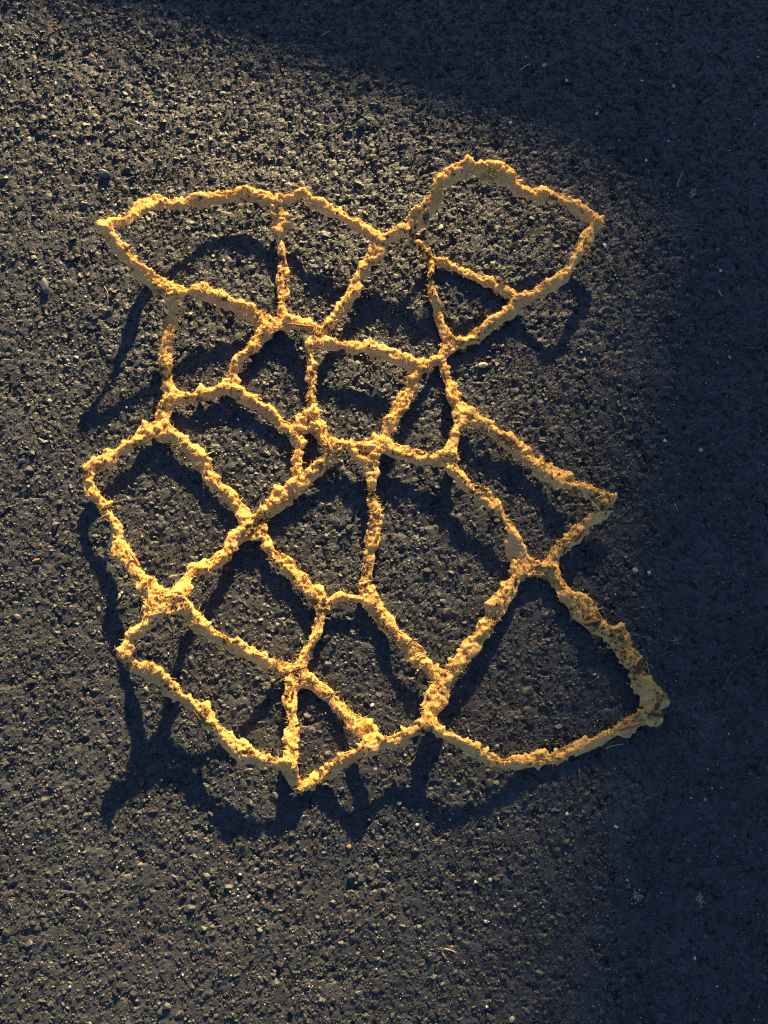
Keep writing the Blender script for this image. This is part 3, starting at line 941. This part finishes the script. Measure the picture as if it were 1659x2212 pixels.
def twig(x0, y0, x1, y1, r, mat, label, name='twig', cat='twig', bow=0.06, group='loose needles and twigs on the asphalt'):
    g0, g1 = ground(x0, y0), ground(x1, y1)
    d = g1 - g0
    sd_ = Vector((-d.y, d.x, 0)) * bow
    pts = []
    n = 9
    zs = [gtop(*(g0 + d * (k / (n - 1))).xy) for k in range(n)]
    zl = max(zs)
    for k in range(n):
        t = k / (n - 1)
        p = g0 + d * t + sd_ * math.sin(math.pi * t)
        pts.append(Vector((p.x, p.y, zl * 0.8 + r + 0.0004 * math.sin(3 * t + x0))))
    c = (g0 + g1) / 2
    base = Vector((c.x, c.y, 0))
    o = link(bpy.data.objects.new(name, stick_mesh(name, [p - base for p in pts], r, r * 0.55, mat)))
    o.location = base
    return tag(o, label, cat, group)


pebble(1043,790,26,17,M_CREAM,'flat cream stone chip lying right of the upper right lobe',flat=0.45,ang=8)
pebble(780,269,22,25,M_GREY,'smooth dark grey stone above the dip between the two upper lobes',name='stone',cat='stone',flat=0.7,ang=20)
pebble(228,378,34,22,M_GREY,'sharp blue grey stone above the lattice upper left corner',name='stone',cat='stone',flat=0.8,ang=-35)
pebble(99,620,46,20,M_GREY,'long narrow grey stone near the left edge of the photo',name='stone',cat='stone',flat=0.7,ang=100)
pebble(108,867,15,12,M_CREAM,'small pale pebble left of the upper left shadow loop')
pebble(1513,972,13,11,M_CREAM,'round tan pebble in shade far right of the middle cell')
pebble(1435,952,9,9,M_WHITE,'small whitish pebble right of the middle right corner')
pebble(1371,1232,14,14,M_CREAM,'square tan chip right of the lattice crossing on the shaded side',flat=0.25)
pebble(1401,1237,9,10,M_WHITE,'tiny pale chip just right of the square tan chip')
pebble(1102,267,9,8,M_WHITE,'small white quartz pebble above the upper right lobe')
pebble(1386,175,8,8,M_WHITE,'white angular chip in the shaded upper right area')
pebble(1454,187,11,11,M_CREAM,'pale rounded pebble highest right among the shaded pebbles')
pebble(1418,96,9,6,M_CREAM,'yellowish flat chip near the top right')
pebble(1224,174,9,8,M_WHITE,'pale pebble under the top dry leaf scraps')
pebble(1288,248,7,9,M_WHITE,'narrow white chip upper right of the upper right lobe')
pebble(1337,305,11,8,M_GREY,'bluish grey pebble right of the upper right lobe top')
pebble(1395,348,9,8,M_WHITE,'white pebble left of the pale mortar spot')
pebble(1306,531,14,9,M_WHITE,'bright white chip just right of the upper right lobe tip')
pebble(1429,513,14,7,M_GREY,'grey elongated chip right of the upper right lobe tip',ang=35)
pebble(1555,586,9,7,M_WHITE,'small white chip near the right edge of the photo')
pebble(1575,772,11,7,M_CREAM,'cream pebble near the right edge at mid height')
pebble(1262,779,11,11,M_CREAM,'cream pebble right of the flat cream stone chip')
pebble(1018,1252,9,8,M_ORANGE,'tiny orange pebble inside the large central cell')
pebble(591,1470,12,9,M_ORANGE,'orange brown crumb inside the lower left cell')
pebble(804,1523,13,9,M_WHITE,'smooth white pebble inside the lower central cell')
pebble(900,1781,11,8,M_WHITE,'white pebble under the bottom edge shadow')
pebble(754,1828,11,12,M_ORANGE,'orange pebble under the bottom shadow point')
pebble(317,1488,8,12,M_CREAM,'small cream pebble left of the lower left strand')
pebble(259,1287,8,14,M_CREAM,'narrow tan pebble beside the left edge shadow')
pebble(1330,1785,7,12,M_WHITE,'pale lilac upright chip below the lower right cell')
pebble(1224,1757,7,9,M_WHITE,'white chip right of the bottom shadow')
pebble(1060,1900,13,14,M_CREAM,'pale cream pebble among lit asphalt at lower centre')
pebble(1049,1991,9,9,M_WHITE,'white pebble below the pale cream pebble')
pebble(1500,2069,9,7,M_WHITE,'bright white chip at lower right')
pebble(1105,2200,16,12,M_CREAM,'pale stone at the bottom edge of the photo')

twig(1462,405,1473,376,0.00045,M_STRAW,'pale straight needle left of the pale mortar spot','needle','needle')
twig(1336,487,1348,495,0.0006,M_STRAW,'short pale splinter right of the upper right lobe','needle','needle')
twig(1184,255,1186,277,0.0004,M_TWIG,'short brown needle above the upper right lobe','needle','needle')
twig(1306,1617,1345,1607,0.0005,M_STRAW,'pale straight straw beside the bottom right strand','needle','needle')
twig(1250,1660,1243,1728,0.0005,M_TWIG,'thin brown upright twig below the bottom right strand')
twig(1336,894,1348,914,0.0004,M_WHITE if False else M_STRAW,'pale curled fibre right of the middle right cell','needle','needle',0.2)
twig(1402,1128,1418,1141,0.0006,M_TWIG,'short brown twig right of the middle right corner')
twig(1455,1088,1463,1106,0.0004,M_STRAW,'pale forked splinter right of the short brown twig','needle','needle')
twig(1560,1488,1624,1412,0.0005,M_TWIG,'long dark curved twig near the right edge','twig','twig',0.08)
twig(106,80,123,52,0.0006,M_RUST,'curved reddish pine needle near the top left corner','needle','needle',0.12)
twig(1549,628,1558,641,0.0006,M_STRAW,'white splinter near the right edge of the photo','needle','needle')
twig(695,80,712,70,0.0004,M_STRAW,'pale splinter near the top centre','needle','needle')
twig(960,2049,985,2056,0.0005,M_STRAW,'pale straw in the lit asphalt near the bottom','needle','needle')
twig(1125,153,1147,139,0.0005,M_STRAW,'pale stalk beside the dry leaf scrap at the top','needle','needle')
twig(1140,136,1143,152,0.0005,M_TWIG,'dark crossed stalk beside the dry leaf scrap at the top','needle','needle')
twig(226,620,232,655,0.0003,M_STRAW,'fine pale needle under the lattice upper left corner','needle','needle',0.15)


def leaf(x, y, L, Wd, ang, mat, label):
    g = ground(x, y)
    o = link(bpy.data.objects.new('leaf_scrap', flake_mesh('leaf_scrap', L * PXM, Wd * PXM, mat, int(x))))
    o.location = (g.x, g.y, gtop(g.x, g.y) + 0.0012)
    o.rotation_euler = (0.1, -0.15, R(ang))
    tag(o, label, 'leaf', 'scraps of dry leaf on the asphalt')


leaf(1175,143,11,8,20,M_STRAW,'pale cream leaf scrap right of the crossed stalks at the top')
leaf(1166,32,14,7,-10,M_LEAF,'small brown leaf scrap near the top edge')
leaf(80,1211,16,10,15,M_LEAF,'reddish brown leaf scrap near the left edge')
leaf(1030,118,14,12,60,M_LEAF,'brown leaf crumb near the top centre')
leaf(1560,1258,8,6,0,M_LEAF,'tiny brown leaf crumb near the right edge')


def mortar(x, y, r, label, seed):
    """thin pale splash of dried mortar pressed into the asphalt"""
    rr = np.random.default_rng(seed)
    vs_, fs_ = [], []
    g = ground(x, y)
    for k in range(46):
        a = rr.uniform(0, 6.28)
        d = abs(rr.normal(0, 0.55)) * r * PXM
        cx, cy = g.x + d * math.cos(a) * 0.75, g.y + d * math.sin(a)
        s = rr.uniform(0.12, 0.26) * r * PXM * (1.1 - 0.5 * min(d / (r * PXM), 1))
        cz = gtop(cx, cy)
        b = len(vs_)
        n = 7
        for j in range(n):
            t = 6.283 * j / n
            q = s * rr.uniform(0.6, 1.2)
            vs_.append((cx + q * math.cos(t) - g.x, cy + q * math.sin(t) - g.y, cz - 0.0006))
        vs_.append((cx - g.x, cy - g.y, cz + 0.0011))
        for j in range(n):
            fs_.append((b + j, b + (j + 1) % n, b + n))
    me = bpy.data.meshes.new('mortar_spot')
    me.from_pydata(vs_, [], fs_)
    me.materials.append(M_STAIN)
    o = link(bpy.data.objects.new('mortar_spot', me))
    o.location = (g.x, g.y, 0)
    tag(o, label, 'splash', 'pale dried splashes on the asphalt')


mortar(1497,418,17,'pale dried splash right of the upper right lobe',1)
mortar(1492,709,11,'small pale splash right of the lattice below the upper splash',2)
mortar(1376,1937,17,'pale splash at lower right, left one of the pair',3)
mortar(1512,1942,15,'pale splash at lower right, right one of the pair',4)
mortar(1460,1382,14,'brownish pale splash right of the lower right cell',5)
mortar(1480,1320,9,'faint pale splash above the brownish pale splash',6)

# grit: tiny pale grains nobody could count
NG = 2600
gpx = rng.uniform(-40, 1700, NG)
gpy = rng.uniform(-40, 2250, NG)
C = []
for a, b2 in zip(gpx, gpy):
    g = ground(a, b2)
    C.append((g.x, g.y, gtop(g.x, g.y) + 0.0001))
C = np.array(C)
sz = rng.gamma(2.0, 0.00016, NG).clip(0.0001, 0.0011)[:, None, None]
V = (octv[None] * rng.uniform(0.5, 1.3, (NG, 6, 1)) + rng.normal(size=(NG, 6, 3)) * 0.15) * sz + C[:, None, :]
F = (np.arange(NG)[:, None, None] * 6 + octf[None]).reshape(-1, 3)
gm = mesh_np('grit', V.reshape(-1, 3), F)
gm.materials.append(M_CREAM)
gm.materials.append(M_WHITE)
gm.polygons.foreach_set('material_index', np.repeat((rng.random(NG) < 0.55).astype(np.int32), 8))
tag(link(bpy.data.objects.new('grit', gm)), 'tiny pale grains of grit scattered over the asphalt', 'grit', None, 'stuff')

# ------------------------------------------------------------------ unseen shade casters added for the top and the right
M_WALL = plain('render_wall', (0.42, 0.36, 0.28), (0.52, 0.46, 0.37), 3, 0.9)
M_COPING = plain('coping_stone', (0.28, 0.26, 0.23), (0.38, 0.36, 0.32), 8, 0.9)
M_ROOF = plain('roof_tile', (0.10, 0.06, 0.045), (0.18, 0.10, 0.07), 6, 0.8)
M_GLASS = plain('dark_glass', (0.02, 0.025, 0.03), (0.03, 0.035, 0.04), 1, 0.1, 0.6, 0.0)


def box(name, x0, x1, y0, y1, z0, z1, mat, parent):
    bm = bmesh.new()
    bmesh.ops.create_cube(bm, size=1.0)
    for v in bm.verts:
        v.co = Vector((x0 + (v.co.x + .5) * (x1 - x0), y0 + (v.co.y + .5) * (y1 - y0), z0 + (v.co.z + .5) * (z1 - z0)))
    me = bpy.data.meshes.new(name)
    bm.to_mesh(me)
    bm.free()
    me.materials.append(mat)
    return link(bpy.data.objects.new(name, me), parent)


# low wall: unseen, added so its top shades the upper edge
gb = ground(600, 205)
WD = 2.6
gw = link(bpy.data.objects.new('shade_wall', None))
gw.location = (gb.x + sun_h.x * WD, gb.y + sun_h.y * WD, 0)
gw.rotation_euler = (0, 0, -SUN_AZ - R(11.0))
hw = WD * math.tan(SUN_EL)
box('wall', -6, 6, 0.02, 0.22, 0, hw - 0.06, M_WALL, gw)
box('coping', -6, 6, 0.0, 0.24, hw - 0.06, hw, M_COPING, gw)
tag(gw, 'low rendered wall with stone coping, added unseen to shade the top', 'wall')
# house: unseen block added so its corner shades the right side
gb = ground(1115, 1106)
HD = 22.0
ho = link(bpy.data.objects.new('shade_house', None))
ho.location = (gb.x + sun_h.x * HD, gb.y + sun_h.y * HD, 0)
ho.rotation_euler = (0, 0, -SUN_AZ)
box('wall', 0, 9, 0, 6, 0, 10.5, M_WALL, ho)
bm = bmesh.new()
vv = [bm.verts.new(c) for c in ((0, -.3, 10.5), (9.3, -.3, 10.5), (9.3, 6.3, 10.5), (0, 6.3, 10.5), (0, 3, 12.6), (9.3, 3, 12.6))]
for f in ((0, 1, 5, 4), (2, 3, 4, 5), (0, 4, 3), (1, 2, 5), (0, 3, 2, 1)):
    bm.faces.new([vv[i] for i in f])
me = bpy.data.meshes.new('roof')
bm.to_mesh(me)
bm.free()
me.materials.append(M_ROOF)
link(bpy.data.objects.new('roof', me), ho)
for wx in (1.5, 4.0, 6.5):
    for wz in (1.0, 4.2, 7.4):
        f = box('window', wx, wx + 1.2, -0.05, 0.02, wz, wz + 1.5, M_COPING, ho)
        box('pane', wx + .08, wx + 1.12, -0.06, -0.04, wz + .08, wz + 1.42, M_GLASS, f)
tag(ho, 'tall rendered house with tiled roof added unseen to shade the right side', 'shade_house')
